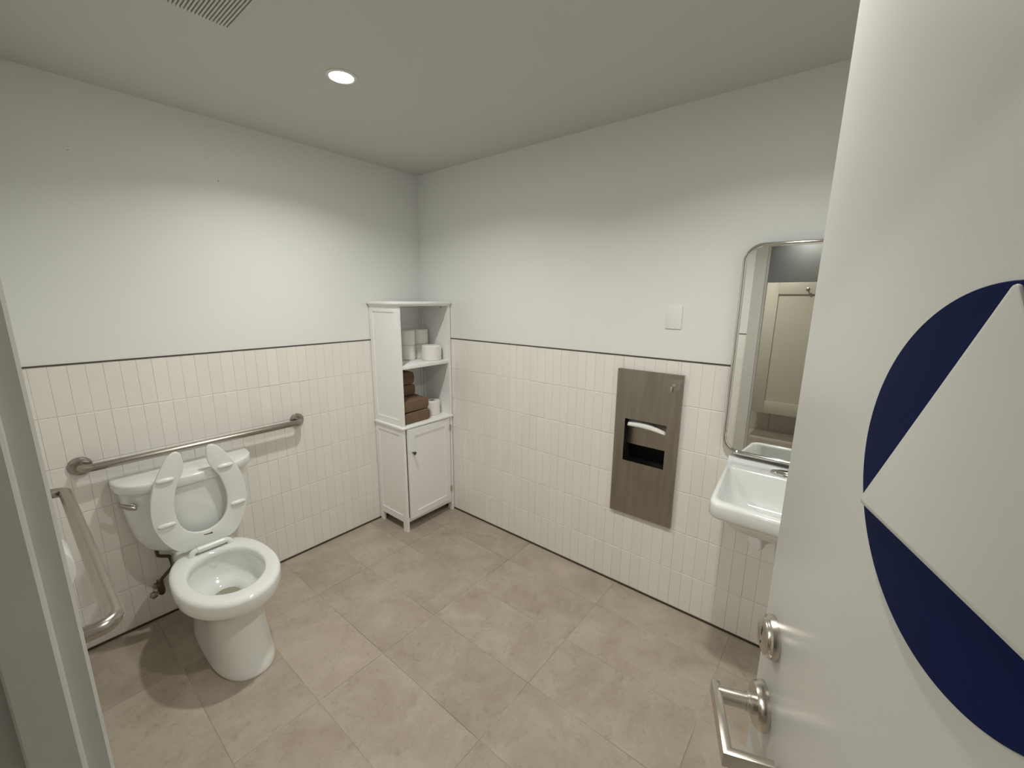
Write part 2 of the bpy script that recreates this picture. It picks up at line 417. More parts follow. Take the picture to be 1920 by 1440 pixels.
downlight(1.02, 2.22, ROOM_LAMP_W, 'round recessed downlight in the ceiling near the sink', 'room downlights')
downlight(2.75, 1.70, ADDED_HALL_LAMP_W, 'unseen downlight added to light the hall outside the doorway', 'added hall downlights')  # added lamp, never in view; lights the hall for the mirror
downlight(3.74, 2.05, ADDED_HALL_LAMP_W*0.35, 'unseen downlight added to light the wall and floor behind the stall door', 'added hall downlights')  # second added lamp; brightens wall, base tiles and floor past the stall door

# ceiling grille
T = Thing('ceiling_vent', (1.43, 0.872, ZC), 'square ceiling air grille with narrow parallel slats', 'vent')
gx0, gx1, gy0, gy1 = 1.430, 1.734, 0.872, 1.176
T.add(box('backing', gx0, gx1, gy0, gy1, ZC-0.001, ZC+0.002, 'dark'))
me_s = None
for k in range(33):
    x = gx0+0.004+k*0.0092
    o = box('slat', -0.0026, 0.0026, gy0, gy1, -0.011, -0.001, 'grille') if me_s is None else link('slat', me_s, None)
    me_s = o.data; o.location = (x, 0, ZC); T.add(o)
for y in (gy0+0.07, gy1-0.07): T.add(box('cross_bar', gx0, gx1, y-0.002, y+0.002, ZC-0.006, ZC-0.001, 'grille'))

# ------------------------------------------------------------------ toilet
CX = 1.548
T = Thing('toilet', (CX, 0.4, 0), 'white two-piece toilet with its open-front seat raised', 'toilet')
def egg(z, hw, yf, yb, yc, nb=2.4, nf=2.0, n=64):
    r = []
    for k in range(n):
        a = 2*PI*k/n; c, s = math.cos(a), math.sin(a)
        e = nf if s >= 0 else nb
        x = hw*math.copysign(abs(c)**(2/e), c); y = (yf-yc if s >= 0 else yc-yb)*math.copysign(abs(s)**(2/e), s)
        r.append((CX+x, yc+y, z))
    return r
rings = [egg(0.0, 0.119, 0.742, 0.12, 0.50, 3.2, 2.3), egg(0.012, 0.120, 0.743, 0.12, 0.50, 3.2, 2.3), egg(0.03, 0.117, 0.736, 0.12, 0.50, 3.2, 2.3),
         egg(0.10, 0.110, 0.714, 0.13, 0.50, 3.2, 2.3), egg(0.17, 0.106, 0.698, 0.14, 0.50, 3.0, 2.3), egg(0.225, 0.108, 0.690, 0.15, 0.50, 2.8, 2.2),
         egg(0.265, 0.120, 0.694, 0.16, 0.50, 2.6, 2.1), egg(0.295, 0.142, 0.712, 0.17, 0.50, 2.5), egg(0.316, 0.166, 0.738, 0.18, 0.50, 2.4),
         egg(0.327, 0.180, 0.756, 0.185, 0.50), egg(0.333, 0.188, 0.767, 0.19, 0.50), egg(0.340, 0.1915, 0.773, 0.19, 0.50), egg(0.360, 0.1935, 0.777, 0.19, 0.50), egg(0.390, 0.194, 0.778, 0.19, 0.50),
         egg(0.399, 0.1925, 0.776, 0.19, 0.50), egg(0.405, 0.188, 0.769, 0.194, 0.50), egg(0.408, 0.182, 0.760, 0.20, 0.50), egg(0.409, 0.174, 0.748, 0.21, 0.50),
         egg(0.4085, 0.147, 0.706, 0.292, 0.50, 2.2), egg(0.406, 0.141, 0.697, 0.300, 0.50, 2.2), egg(0.398, 0.137, 0.690, 0.306, 0.50, 2.2), egg(0.378, 0.136, 0.688, 0.307, 0.50, 2.2),
         egg(0.370, 0.143, 0.697, 0.300, 0.50, 2.2), egg(0.350, 0.144, 0.697, 0.298, 0.50, 2.2), egg(0.315, 0.138, 0.680, 0.300, 0.49, 2.2), egg(0.290, 0.126, 0.655, 0.304, 0.48, 2.2),
         egg(0.272, 0.108, 0.620, 0.312, 0.465, 2.2), egg(0.262, 0.090, 0.585, 0.325, 0.450, 2.2), egg(0.250, 0.070, 0.545, 0.345, 0.44), egg(0.225, 0.056, 0.515, 0.36, 0.435), egg(0.15, 0.045, 0.49, 0.385, 0.435)]
bm = bmesh.new(); loft_bm(bm, rings)
b2 = bmesh.new(); add_box(b2, CX-0.118, CX+0.118, 0.045, 0.30, 0.27, 0.4075)
bmesh.ops.bevel(b2, geom=b2.edges[:], offset=0.02, segments=4, profile=0.5, affect='EDGES')
tmp = bpy.data.meshes.new('tmp'); b2.to_mesh(tmp); b2.free(); bm.from_mesh(tmp); bpy.data.meshes.remove(tmp)
bowl = T.add(from_bm('bowl', bm, 'porc', smooth=True))
T.add(lathe('water', [(0.0, 0), (0.052, 0), (0.052, 0.001), (0, 0.001)], (CX, 0.437, 0.2445), (0, 0, 1), 'water', seg=32))
# tank
def dshape(z, hw, yf, yb=0.022, n=2.7, N=56, rb=0.012):
    r = []
    for k in range(N+1):
        t = -1+2*k/N; x = hw*math.sin(t*PI/2)
        r.append((CX+x, yb+rb+(yf-yb-rb)*max(0.0, 1-abs(x/hw)**n)**(1/n), z))
    r += [(CX+hw*0.985, yb, z), (CX+hw*0.6, yb, z), (CX, yb, z), (CX-hw*0.6, yb, z), (CX-hw*0.985, yb, z)]
    return r
bm = bmesh.new()
loft_bm(bm, [dshape(0.402, 0.115, 0.150), dshape(0.407, 0.150, 0.170), dshape(0.420, 0.182, 0.184), dshape(0.445, 0.207, 0.193), dshape(0.49, 0.226, 0.199), dshape(0.56, 0.240, 0.204),
             dshape(0.65, 0.251, 0.209), dshape(0.742, 0.258, 0.213)])
tank = T.add(from_bm('tank', bm, 'porc', sharp=60))
bm = bmesh.new()
loft_bm(bm, [dshape(0.7405, 0.266, 0.219), dshape(0.743, 0.2725, 0.225), dshape(0.747, 0.275, 0.2275), dshape(0.779, 0.2765, 0.2285), dshape(0.784, 0.275, 0.2272), dshape(0.787, 0.271, 0.2235), dshape(0.788, 0.265, 0.218)])
T.add(from_bm('tank_lid', bm, 'porc', sharp=60))
# flush lever on the slanted left front of the tank
fh = T.add(lathe('flush_lever', [(0, -0.004), (0.013, -0.004), (0.013, 0.007), (0.010, 0.010), (0, 0.011)], (1.772, 0.150, 0.684), (0.62, 0.78, 0), 'chrome', seg=20))
a = Vector((1.786, 0.166, 0.690))
ax = Vector((0.78, -0.62, 0.0))
bm = bmesh.new()
loft_bm(bm, tube_rings([a+ax*-0.026+Vector((0, 0, -0.013)), a+ax*-0.018+Vector((0, 0, -0.009)), a+ax*0.002+Vector((0, 0, -0.002)), a+ax*0.028+Vector((0, 0, 0.008)), a+ax*0.040+Vector((0, 0, 0.014))], [0.003, 0.0085, 0.0105, 0.0095, 0.005], 14))
keep(from_bm('lever_arm', bm, 'steel', sharp=60), T.e).parent = fh
bpy.context.view_layer.update()
# seat: open-front, upright against the tank lid
half = [(0.0, 0.428), (0.055, 0.430), (0.100, 0.440), (0.128, 0.462), (0.150, 0.495), (0.171, 0.541), (0.185, 0.600), (0.187, 0.655), (0.178, 0.725), (0.160, 0.785), (0.137, 0.835), (0.108, 0.885), (0.086, 0.908),
        (0.066, 0.915), (0.051, 0.904), (0.046, 0.880), (0.045, 0.850), (0.050, 0.822), (0.065, 0.790), (0.085, 0.748), (0.099, 0.690), (0.103, 0.640), (0.097, 0.590), (0.082, 0.549), (0.055, 0.519), (0.025, 0.506), (0.0, 0.503)]
ol = smooth_closed([(-a, b) for a, b in half]+[(a, b) for a, b in half[::-1][1:-1]], 3)
lean = lambda a, b, t: (CX+a, t-0.028*(b-0.43), b)
seat = T.add(prism('seat', ol, lean, 0.2445, 0.262, 'seat', bev=0.004, seg=3, sharp=50))
for dx, z in ((0.119, 0.799), (-0.112, 0.797), (0.139, 0.592), (-0.144, 0.594)):
    y = 0.262-0.028*(z-0.43)
    bm = bmesh.new()
    loft_bm(bm, tube_rings([(CX+dx+t*0.033, y+0.001, z) for t in (-1, -0.93, -0.75, -0.4, 0, 0.4, 0.75, 0.93, 1)], [0.001, 0.0055, 0.0085, 0.0105, 0.011, 0.0105, 0.0085, 0.0055, 0.001], 12))
    keep(from_bm('bumper', bm, 'seat', smooth=True), T.e).parent = seat
# small dark maker's mark on the seat
mk = [(-0.016, -0.004), (0.016, 0.001), (0.018, 0.005), (-0.006, 0.002), (-0.015, 0.004), (-0.019, 0.001)]
o = prism('printed_mark', [(CX-0.004+a, 0.4845+b) for a, b in mk], lambda a, b, t: (a, t-0.028*(b-0.43), b), 0.2610, 0.2625, 'dark', sharp=None); keep(o, T.e).parent = seat
# hinge with two posts
hg = T.add(tube('hinge_bar', [(CX+0.050, 0.277, 0.4305), (CX-0.058, 0.277, 0.4305)], 0.0145, 'seat', seg=20))
for sx in (1, -1):
    x = CX-0.004+sx*0.054
    o = tube('hinge_post', [(x, 0.277, 0.4305), (x+sx*0.010, 0.277, 0.430), (x+sx*0.019, 0.277, 0.426), (x+sx*0.024, 0.277, 0.418), (x+sx*0.026, 0.277, 0.404)], [0.0125, 0.0125, 0.0128, 0.0135, 0.0145], 'seat', seg=18)
    T.add(o)
# supply stop and hose beside the toilet
T = Thing('supply_valve', (1.722, 0.03, 0.18), 'corroded water supply valve and hose under the toilet tank', 'valve')
T.add(tube('hose', fillet([(1.712, 0.075, 0.416), (1.712, 0.075, 0.372), (1.668, 0.075, 0.350), (1.662, 0.070, 0.290), (1.712, 0.062, 0.240), (1.718, 0.060, 0.195)], 0.018, 5), 0.0075, 'corr', seg=12))
T.add(tube('stub_pipe', [(1.718, 0.0005, 0.188), (1.718, 0.075, 0.188)], 0.009, 'corr', seg=14))
T.add(lathe('escutcheon', [(0, 0.0005), (0.026, 0.0005), (0.024, 0.004), (0.012, 0.008), (0, 0.008)], (1.718, 0, 0.188), (0, 1, 0), 'satin', seg=24))
bm = bmesh.new(); loft_bm(bm, tube_rings([(1.718, 0.06, 0.160), (1.718, 0.06, 0.166), (1.718, 0.06, 0.188), (1.718, 0.06, 0.212), (1.718, 0.06, 0.218)], [0.008, 0.013, 0.0155, 0.013, 0.008], 14))
T.add(from_bm('valve_body', bm, 'corr', sharp=50))
bm = bmesh.new(); loft_bm(bm, tube_rings([(1.728, 0.066, 0.184), (1.740, 0.072, 0.183), (1.744, 0.074, 0.183), (1.758, 0.080, 0.182), (1.762, 0.082, 0.182)], [0.006, 0.007, 0.017, 0.017, 0.010], 16))
T.add(from_bm('handle', bm, 'steel', sharp=50))

# ------------------------------------------------------------------ grab bars
def flange(org, axis, R=0.040):
    return lathe('flange', [(0, 0.0005), (R, 0.0005), (R, 0.005), (R*0.94, 0.010), (R*0.72, 0.0135), (R*0.55, 0.0135), (0, 0.0135)], org, axis, 'steel', seg=36)
T = Thing('grab_bar', (1.44, 0, 0.873), 'long stainless grab bar on the tiled wall above the toilet', 'grab bar', 'grab bars by the toilet')
z = 0.874
T.add(tube('bar', fillet([(1.897, 0.002, z), (1.897, 0.066, z), (0.976, 0.066, z), (0.976, 0.002, z)], 0.035, 8), 0.0165, 'steel', seg=20))
for x in (1.897, 0.976): T.add(flange((x, 0.0, z), (0, 1, 0)))
T = Thing('grab_bar', (X1, 0.78, 0.864), 'stainless grab bar on the wall beside the doorway jamb', 'grab bar', 'grab bars by the toilet')
z = 0.866
T.add(tube('bar', fillet([(X1-0.001, 0.262, z), (X1-0.068, 0.262, z), (X1-0.068, 1.295, z), (X1-0.001, 1.295, z)], 0.035, 8), 0.0185, 'steel', seg=20))
for y in (0.262, 1.295): T.add(flange((X1, y, z), (-1, 0, 0)))
# slim white paper holder under the side bar
T = Thing('toilet_paper_holder', (X1, 0.52, 0.63), 'slim white toilet paper holder on the wall under the side grab bar', 'paper holder')
pf = [(X1-0.0005, 0.628)]+[(X1-0.0005-0.043*math.sin(PI*k/14)**0.75, 0.698-0.070*math.cos(PI*k/14)) for k in range(1, 14)]+[(X1-0.0005, 0.768)]
T.add(prism('cover', pf, lambda a, b, t: (a, t, b), 0.440, 0.585, 'white', bev=0.004))
T.add(box('loose_sheet', X1-0.032, X1-0.0305, 0.460, 0.565, 0.600, 0.650, 'paper'))

# ------------------------------------------------------------------ corner cabinet
T = Thing('storage_cabinet', (0.22, 0.15, 0), 'tall narrow white cabinet with open shelves standing in the corner', 'cabinet')
cx0, cx1, cy0, cy1 = 0.006, 0.446, 0.006, 0.318
TOPZ = 1.553; MID = 0.760
def panel_side(xa, xb, out):
    # shaker side: frame around recessed panels; out = +1 visible face on +x
    f = [(cy0, cy0+0.036), (cy1-0.042, cy1)]
    bm = bmesh.new()
    xi, xo = (xa, xb)
    for y0, y1 in f: add_box(bm, xi, xo, y0, y1, 0.0, TOPZ)
    for z0, z1 in ((0.065, 0.112), (0.700, 0.805), (1.510, TOPZ)): add_box(bm, xi, xo, cy0+0.036, cy1-0.042, z0, z1)
    fr = from_bm('side_frame', bm, 'cab')
    pn = boxes('side_panel', [(xi+0.005, xo-0.005, cy0+0.03, cy1-0.036, 0.10, 0.71), (xi+0.005, xo-0.005, cy0+0.03, cy1-0.036, 0.79, 1.52)], 'cab')
    return fr, pn
for o in panel_side(cx1-0.020, cx1, 1)+panel_side(cx0, cx0+0.020, -1): T.add(o)
T.add(box('back_panel', cx0+0.02, cx1-0.02, cy0, cy0+0.006, 0.065, TOPZ, 'cab'))
T.add(box('back_batten', cx0+0.02, cx0+0.032, cy0+0.006, cy0+0.014, MID, TOPZ, 'cab'))
T.add(prism('top', rrect(cx0-0.001, cx1+0.018, cy0-0.002, cy1+0.016, 0.003, 2), lambda a, b, t: (a, b, t), TOPZ+0.004, TOPZ+0.022, 'cab', bev=0.004))
T.add(box('cornice', cx0, cx1+0.008, cy0, cy1+0.007, TOPZ-0.006, TOPZ+0.005, 'cab', bev=0.003))
T.add(box('shelf', cx0+0.02, cx1-0.02, cy0+0.006, cy1-0.004, 1.142, 1.166, 'cab', bev=0.0015))
T.add(box('floor_board', cx0-0.002, cx1+0.010, cy0, cy1+0.012, MID-0.018, MID, 'cab', bev=0.005, seg=3))
T.add(box('bottom_board', cx0+0.02, cx1-0.02, cy0+0.006, cy1-0.022, 0.070, 0.086, 'cab'))
T.add(box('bottom_rail', cx0+0.02, cx1-0.02, cy1-0.024, cy1-0.004, 0.066, 0.092, 'cab', bev=0.0015))
for x, y in ((0.145, 0.16), (0.085, 0.16)):
    T.add(lathe('screw_hole', [(0, 0), (0.005, 0), (0.005, 0.001), (0, 0.001)], (cx0+0.0205, 0.085+y, 1.535), (1, 0, 0), 'dark', seg=12))
# door, slightly ajar, hinged on the right
dw, dz0, dz1, dt = 0.384, 0.094, 0.738, 0.018
hinge = Vector((0.034, cy1+0.003, 0))
door_e = empty('door', hinge); keep(door_e, T.e)
bm = bmesh.new()
for x0, x1, z0, z1 in ((0, 0.050, dz0, dz1), (dw-0.056, dw, dz0, dz1), (0.050, dw-0.056, dz0, dz0+0.045), (0.050, dw-0.056, dz1-0.052, dz1)): add_box(bm, x0, x1, -dt, 0.0, z0, z1)
o = from_bm('door_frame', bm, 'cab'); o.parent = door_e
o = box('door_panel', 0.045, dw-0.05, -dt+0.004, -0.006, dz0+0.04, dz1-0.045, 'cab'); o.parent = door_e
o = lathe('knob', [(0, 0), (0.006, 0), (0.005, 0.008), (0.008, 0.012), (0.0115, 0.018), (0.0105, 0.024), (0.005, 0.027), (0, 0.0275)], (dw-0.034, 0.0, 0.573), (0, 1, 0), 'dark', seg=20); o.parent = door_e
for z in (0.662, 0.180):
    o = box('hinge', -0.010, 0.006, -0.004, 0.004, z-0.020, z+0.020, 'satin'); o.parent = door_e
door_e.rotation_euler[2] = math.radians(2.0)

# toilet rolls
def toilet_roll(x, y, z, R, h, label, tail=False, group='spare toilet rolls in the cabinet'):
    T = Thing('toilet_roll', (x, y, z), label, 'toilet roll', group)
    T.add(lathe('paper', [(0.021, 0.002), (0.024, 0.0005), (R-0.004, 0.0005), (R-0.001, 0.003), (R, 0.008), (R, h-0.008), (R-0.001, h-0.003), (R-0.004, h), (0.024, h), (0.021, h-0.002), (0.0208, h*0.5)], (x, y, z), (0, 0, 1), 'paper', seg=40, sharp=60))
    T.add(lathe('core', [(0.0212, h-0.004), (0.0195, h-0.004), (0.0195, 0.004), (0.0212, 0.004)], (x, y, z), (0, 0, 1), 'core', seg=24))
    if tail:
        pts = [(R*math.cos(a), R*math.sin(a)) for a in (2.3, 2.6, 2.9)]
        bm = bmesh.new(); rows = []
        path = [(x-0.5*R, y+R*0.88), (x-R*0.80, y+R*0.66), (x-R*0.99, y+R*0.42), (x-R-0.006, y+R*0.30), (x-R-0.008, y+R*0.36)]
        for k, (px, py) in enumerate(path):
            rows.append([bm.verts.new((px, py, z+0.004+0.006*k*(k > 2))), bm.verts.new((px, py, z+h-0.004-0.018*max(0, k-2)))])
        for A, B in zip(rows[:-1], rows[1:]): bm.faces.new((A[0], B[0], B[1], A[1]))
        o = from_bm('loose_sheet', bm, 'paper', smooth=True)
        md = o.modifiers.new('solid', 'SOLIDIFY'); md.thickness = 0.0012
        T.add(o)
Z1 = 1.1662; Z2 = MID+0.0002
toilet_roll(0.0865, 0.080, Z1, 0.0575, 0.1045, 'white toilet roll at the lower right back of the top shelf')
toilet_roll(0.0865, 0.080, Z1+0.1047, 0.0575, 0.1045, 'white toilet roll stacked highest at the right back of the top shelf')
toilet_roll(0.206, 0.082, Z1, 0.0575, 0.1045, 'white toilet roll at the lower left back of the top shelf')
toilet_roll(0.206, 0.082, Z1+0.1047, 0.0575, 0.1045, 'white toilet roll stacked highest at the left back of the top shelf')
toilet_roll(0.104, 0.222, Z1, 0.067, 0.104, 'single white toilet roll with loose end at the front of the top shelf', True)
toilet_roll(0.094, 0.200, Z2, 0.0575, 0.104, 'white toilet roll beside the brown paper towels')
# brown towel bundles
def bundle(x0, x1, y0, y1, z0, z1, label):
    # rounded folded pack: cross-section in (x,z) bulges at the right (-x) end
    h = z1-z0
    out = [(x1, z0+0.004), (x1, z1-0.006)]
    for k in range(13):
        a = PI/2+PI*k/12
        ca, sa = math.cos(a), math.sin(a)
        out.append((x0+h*0.36-h*0.36*abs(ca)**0.7, (z0+z1)/2+h*0.49*math.copysign(abs(sa)**0.7, sa)))
    o = prism('paper_towel_bundle', out[::-1], lambda a, b, t: (a, t+0.004*math.sin(18*a), b), y0, y1, 'brown', bev=0.007, seg=3, sharp=60)
    tag(o, label, 'paper towels', 'brown paper towels in the cabinet')
bundle(0.186, 0.418, 0.165, 0.290, Z2, Z2+0.080, 'brown paper towel bundle at the bottom front of the cabinet shelf')
bundle(0.193, 0.416, 0.160, 0.288, Z2+0.0805, Z2+0.163, 'brown paper towel bundle lying on top of the front one')
bundle(0.165, 0.40, 0.022, 0.150, Z2, Z2+0.078, 'brown paper towel bundle lowest in the rear stack')
bundle(0.165, 0.40, 0.022, 0.150, Z2+0.0785, Z2+0.156, 'brown paper towel bundle second lowest in the rear stack')
bundle(0.198, 0.405, 0.024, 0.150, Z2+0.1565, Z2+0.236, 'brown paper towel bundle second from top in the rear stack')
bundle(0.203, 0.405, 0.024, 0.150, Z2+0.2365, Z2+0.328, 'brown paper towel bundle on top of the rear stack')

# ------------------------------------------------------------------ paper towel dispenser in the right wall
T = Thing('towel_dispenser', (0, 1.773, DZ0), 'recessed stainless paper towel dispenser and waste slot in the wall', 'towel dispenser')
PX = 0.016
sy0_, sy1_, sz0_, sz1_ = 1.661, 1.880, 0.758, 0.989
bm = bmesh.new()
for b in ((DY0, DY1, DZ0, sz0_), (DY0, DY1, sz1_, DZ1), (DY0, sy0_, sz0_, sz1_), (sy1_, DY1, sz0_, sz1_)): add_box(bm, PX-0.0025, PX, *b)
T.add(from_bm('face_plate', bm, 'panel_steel'))
bm = bmesh.new()
for b in ((DY0, DY1, DZ0, DZ0+0.002), (DY0, DY1, DZ1-0.002, DZ1), (DY0, DY0+0.002, DZ0+0.002, DZ1-0.002), (DY1-0.002, DY1, DZ0+0.002, DZ1-0.002)): add_box(bm, 0.001, PX-0.0025, *b)
T.add(from_bm('edge_return', bm, 'panel_steel'))
# inner cavity
bm = bmesh.new()
for b in ((-0.120, -0.117, c0+0.01, c1-0.01, d0+0.01, d1-0.01), (-0.117, PX-0.0025, sy0_-0.012, sy0_-0.009, d0+0.01, d1-0.01), (-0.117, PX-0.0025, sy1_+0.009, sy1_+0.012, d0+0.01, d1-0.01)): add_box(bm, *b)
T.add(from_bm('cavity_lining', bm, 'black'))
T.add(box('inner_door', -0.050, -0.047, sy0_-0.008, sy1_+0.008, 0.835, 1.10, 'panel_steel'))
T.add(box('towel_tray', -0.050, PX-0.004, sy0_-0.008, sy1_+0.008, sz1_+0.004, sz1_+0.007, 'panel_steel'))
lk = T.add(lathe('lock', [(0, 0), (0.009, 0), (0.009, 0.003), (0.007, 0.005), (0, 0.005)], (PX, 1.898, 1.198), (1, 0, 0), 'satin', seg=20))
T.add(box('latch_tab', PX, PX+0.006, 1.882, 1.894, 1.160, 1.192, 'satin', bev=0.0015))
tp = [(1.862, 1.236), (1.880, 1.222), (1.895, 1.228), (1.938, 1.232), (1.965, 1.222), (1.958, 1.206), (1.972, 1.192), (1.940, 1.186), (1.925, 1.170), (1.900, 1.188), (1.884, 1.200), (1.868, 1.216)]
T.add(prism('tape_piece', [(a, b) for a, b in tp if a < 1.9395] , lambda a, b, t: (t, a, b), PX+0.0002, PX+0.0007, 'tape', sharp=None))
# hanging towel edge: a curved folded sheet in the slot
bm = bmesh.new(); rows = []
for k in range(17):
    t = k/16; y = sy0_+0.012+t*(sy1_-sy0_-0.018); bow = math.sin(PI*t)
    z0 = 0.952+0.006*bow-0.014*t
    rows.append([(-0.012+0.0*bow, y, z0+0.026+0.012*bow-0.014*t), (0.004+0.004*bow, y, z0+0.010+0.012*bow-0.006*t), (0.010+0.004*bow, y, z0+0.002), (0.006, y, z0-0.004), (-0.008, y, z0-0.003)])
R = [[bm.verts.new(p) for p in r] for r in rows]
for A, B in zip(R[:-1], R[1:]):
    for j in range(4): bm.faces.new((A[j], A[j+1], B[j+1], B[j]))
o = from_bm('paper_towel', bm, 'paper', smooth=True)
md = o.modifiers.new('solid', 'SOLIDIFY'); md.thickness = 0.0015
tag(o, 'white paper towel sticking out of the dispenser slot', 'paper towel')

# blank switch plate
T = Thing('switch_plate', (0, 1.863, 1.52), 'blank white wall plate above the towel dispenser', 'wall plate')
T.add(prism('plate', rrect(1.826, 1.902, 1.467, 1.576, 0.004, 3), lambda a, b, t: (t, a, b), 0.0005, 0.006, 'paint', bev=0.002))
for z in (1.492, 1.551): T.add(lathe('screw', [(0, 0), (0.003, 0), (0.003, 0.0008), (0, 0.001)], (0.006, 1.864, z), (1, 0, 0), 'paint', seg=12))
# two nail heads left in the painted wall
for x, z, l in ((1.233, 2.158, 'small dark nail head in the wall high above the toilet tank'), (1.746, 2.169, 'faint nail head in the wall near the upper left')):
    tag(lathe('nail', [(0, 0.0002), (0.0024 if x < 1.5 else 0.0017, 0.0002), (0.002 if x < 1.5 else 0.0014, 0.0012), (0, 0.0015)], (x, 0, z), (0, 1, 0), 'dark', seg=12), l, 'nail')

# ------------------------------------------------------------------ mirror
T = Thing('wall_mirror', (0, 2.37, 0.93), 'rounded rectangular chrome-framed mirror above the sink', 'mirror')
my0, my1, mz0, mz1 = 2.136, 2.600, 0.928, 1.834
outl = rrect(my0, my1, mz0, mz1, 0.075, 12)
def ring(ins, x, rr): return [(x, a, b) for a, b in rrect(my0+ins, my1-ins, mz0+ins, mz1-ins, max(0.075-ins, 0.01), 12)]
bm = bmesh.new()
loft_bm(bm, [ring(0.0, 0.0015, 0), ring(0.0, 0.030, 0), ring(0.002, 0.036, 0), ring(0.006, 0.0385, 0), ring(0.012, 0.038, 0), ring(0.017, 0.034, 0), ring(0.018, 0.029, 0), ring(0.018, 0.0015, 0)], closed=True)
T.add(from_bm('frame', bm, 'chrome', sharp=50))
T.add(prism('glass', rrect(my0+0.017, my1-0.017, mz0+0.017, mz1-0.017, 0.058, 12), lambda a, b, t: (t, a, b), 0.024, 0.0295, 'mirror', sharp=30))

# ------------------------------------------------------------------ sink
T = Thing('wall_sink', (0.2, 2.40, 0.6), 'white wall-hung sink under the mirror, partly behind the door', 'sink')
SY = 2.402
def sring(z, hw, x0, x1, rf=0.05, rb=0.012, taper=0.0, n=8):
    # closed outline in plan: back edge along the wall, rounded front
    o = []
    for (cxp, s, r, a0) in ((x1-rf, 1, rf, 0), (x0+rb, 1, rb, 1), (x0+rb, -1, rb, 2), (x1-rf, -1, rf, 3)):
        for k in range(n+1):
            t = (a0+k/n)*PI/2
            x = cxp+r*math.cos(t); y = s*(hw-r)+r*math.sin(t)
            f = (x-x0)/(x1-x0)
            o.append((x, SY+y*(1-taper*f*f), z+(0.022*max(0.0, 1-x/0.46) if z > 0.84 else 0.0)))
    return o
bm = bmesh.new()
X0 = 0.0015
loft_bm(bm, [sring(0.700, 0.09, X0+0.06, 0.29, 0.06, 0.03), sring(0.735, 0.150, X0+0.02, 0.37, 0.07, 0.02), sring(0.785, 0.195, X0, 0.42, 0.06, 0.01, 0.10), sring(0.803, 0.216, X0, 0.445, 0.05, 0.004, 0.14), sring(0.8075, 0.228, X0, 0.460, 0.046, 0.002, 0.15), sring(0.813, 0.2335, X0, 0.467, 0.045, 0.002, 0.15),
             sring(0.820, 0.2355, X0, 0.470, 0.044, 0.002, 0.15), sring(0.858, 0.2355, X0, 0.470, 0.044, 0.002, 0.15), sring(0.866, 0.234, X0, 0.468, 0.043, 0.002, 0.15), sring(0.871, 0.230, X0, 0.463, 0.041, 0.002, 0.15), sring(0.873, 0.223, X0, 0.455, 0.038, 0.002, 0.15),
             sring(0.873, 0.214, 0.098, 0.436, 0.030, 0.016, 0.13), sring(0.871, 0.209, 0.102, 0.431, 0.030, 0.016, 0.13), sring(0.864, 0.205, 0.105, 0.427, 0.030, 0.018, 0.13), sring(0.83, 0.195, 0.110, 0.416, 0.032, 0.022, 0.12), sring(0.79, 0.182, 0.116, 0.402, 0.040, 0.028, 0.10),
             sring(0.762, 0.168, 0.122, 0.388, 0.048, 0.036, 0.08), sring(0.745, 0.145, 0.132, 0.365, 0.05, 0.04, 0.06), sring(0.735, 0.105, 0.150, 0.325, 0.05, 0.05), sring(0.731, 0.06, 0.18, 0.28, 0.04, 0.04), sring(0.730, 0.02, 0.21, 0.25, 0.018, 0.018)])
T.add(from_bm('basin', bm, 'porc', sharp=50))
bm = bmesh.new()
prof = [(X0, 0.888), (0.030, 0.888), (0.026, 0.8935), (0.024, 0.900), (0.021, 0.909), (0.015, 0.913), (X0, 0.913)]
loft_bm(bm, [[(a, y, b) for a, b in prof] for y in (SY-0.232, SY+0.232)])
T.add(from_bm('back_ledge', bm, 'porc', sharp=40))
T.add(lathe('drain', [(0, 0), (0.022, 0), (0.022, 0.002), (0.012, 0.003), (0, 0.002)], (0.23, SY, 0.7315), (0, 0, 1), 'chrome', seg=24))
# faucet: centreset, left half shows beside the door
FY = SY+0.016
T2 = Thing('faucet', (0.06, FY, 0.892), 'chrome faucet on the sink below the mirror', 'faucet')
bm = bmesh.new()
def ell(z, a, b): return [(0.062+b*math.sin(2*PI*k/32), FY+a*math.copysign(abs(math.cos(2*PI*k/32))**0.8, math.cos(2*PI*k/32)), z) for k in range(32)]
loft_bm(bm, [ell(0.8905, 0.078, 0.026), ell(0.899, 0.078, 0.026), ell(0.905, 0.070, 0.022), ell(0.909, 0.048, 0.014)])
T2.add(from_bm('base', bm, 'chrome', sharp=50))
T2.add(tube('spout', fillet([(0.062, FY, 0.900), (0.062, FY, 0.965), (0.165, FY, 0.940)], 0.025, 8), [0.015]*2+[0.014]*7+[0.012, 0.011], 'chrome', seg=18))
T2.add(lathe('lever_handle', [(0, 0), (0.015, 0), (0.014, 0.02), (0.006, 0.03), (0, 0.03)], (0.06, FY, 0.965), (0, 0, 1), 'chrome', seg=20))
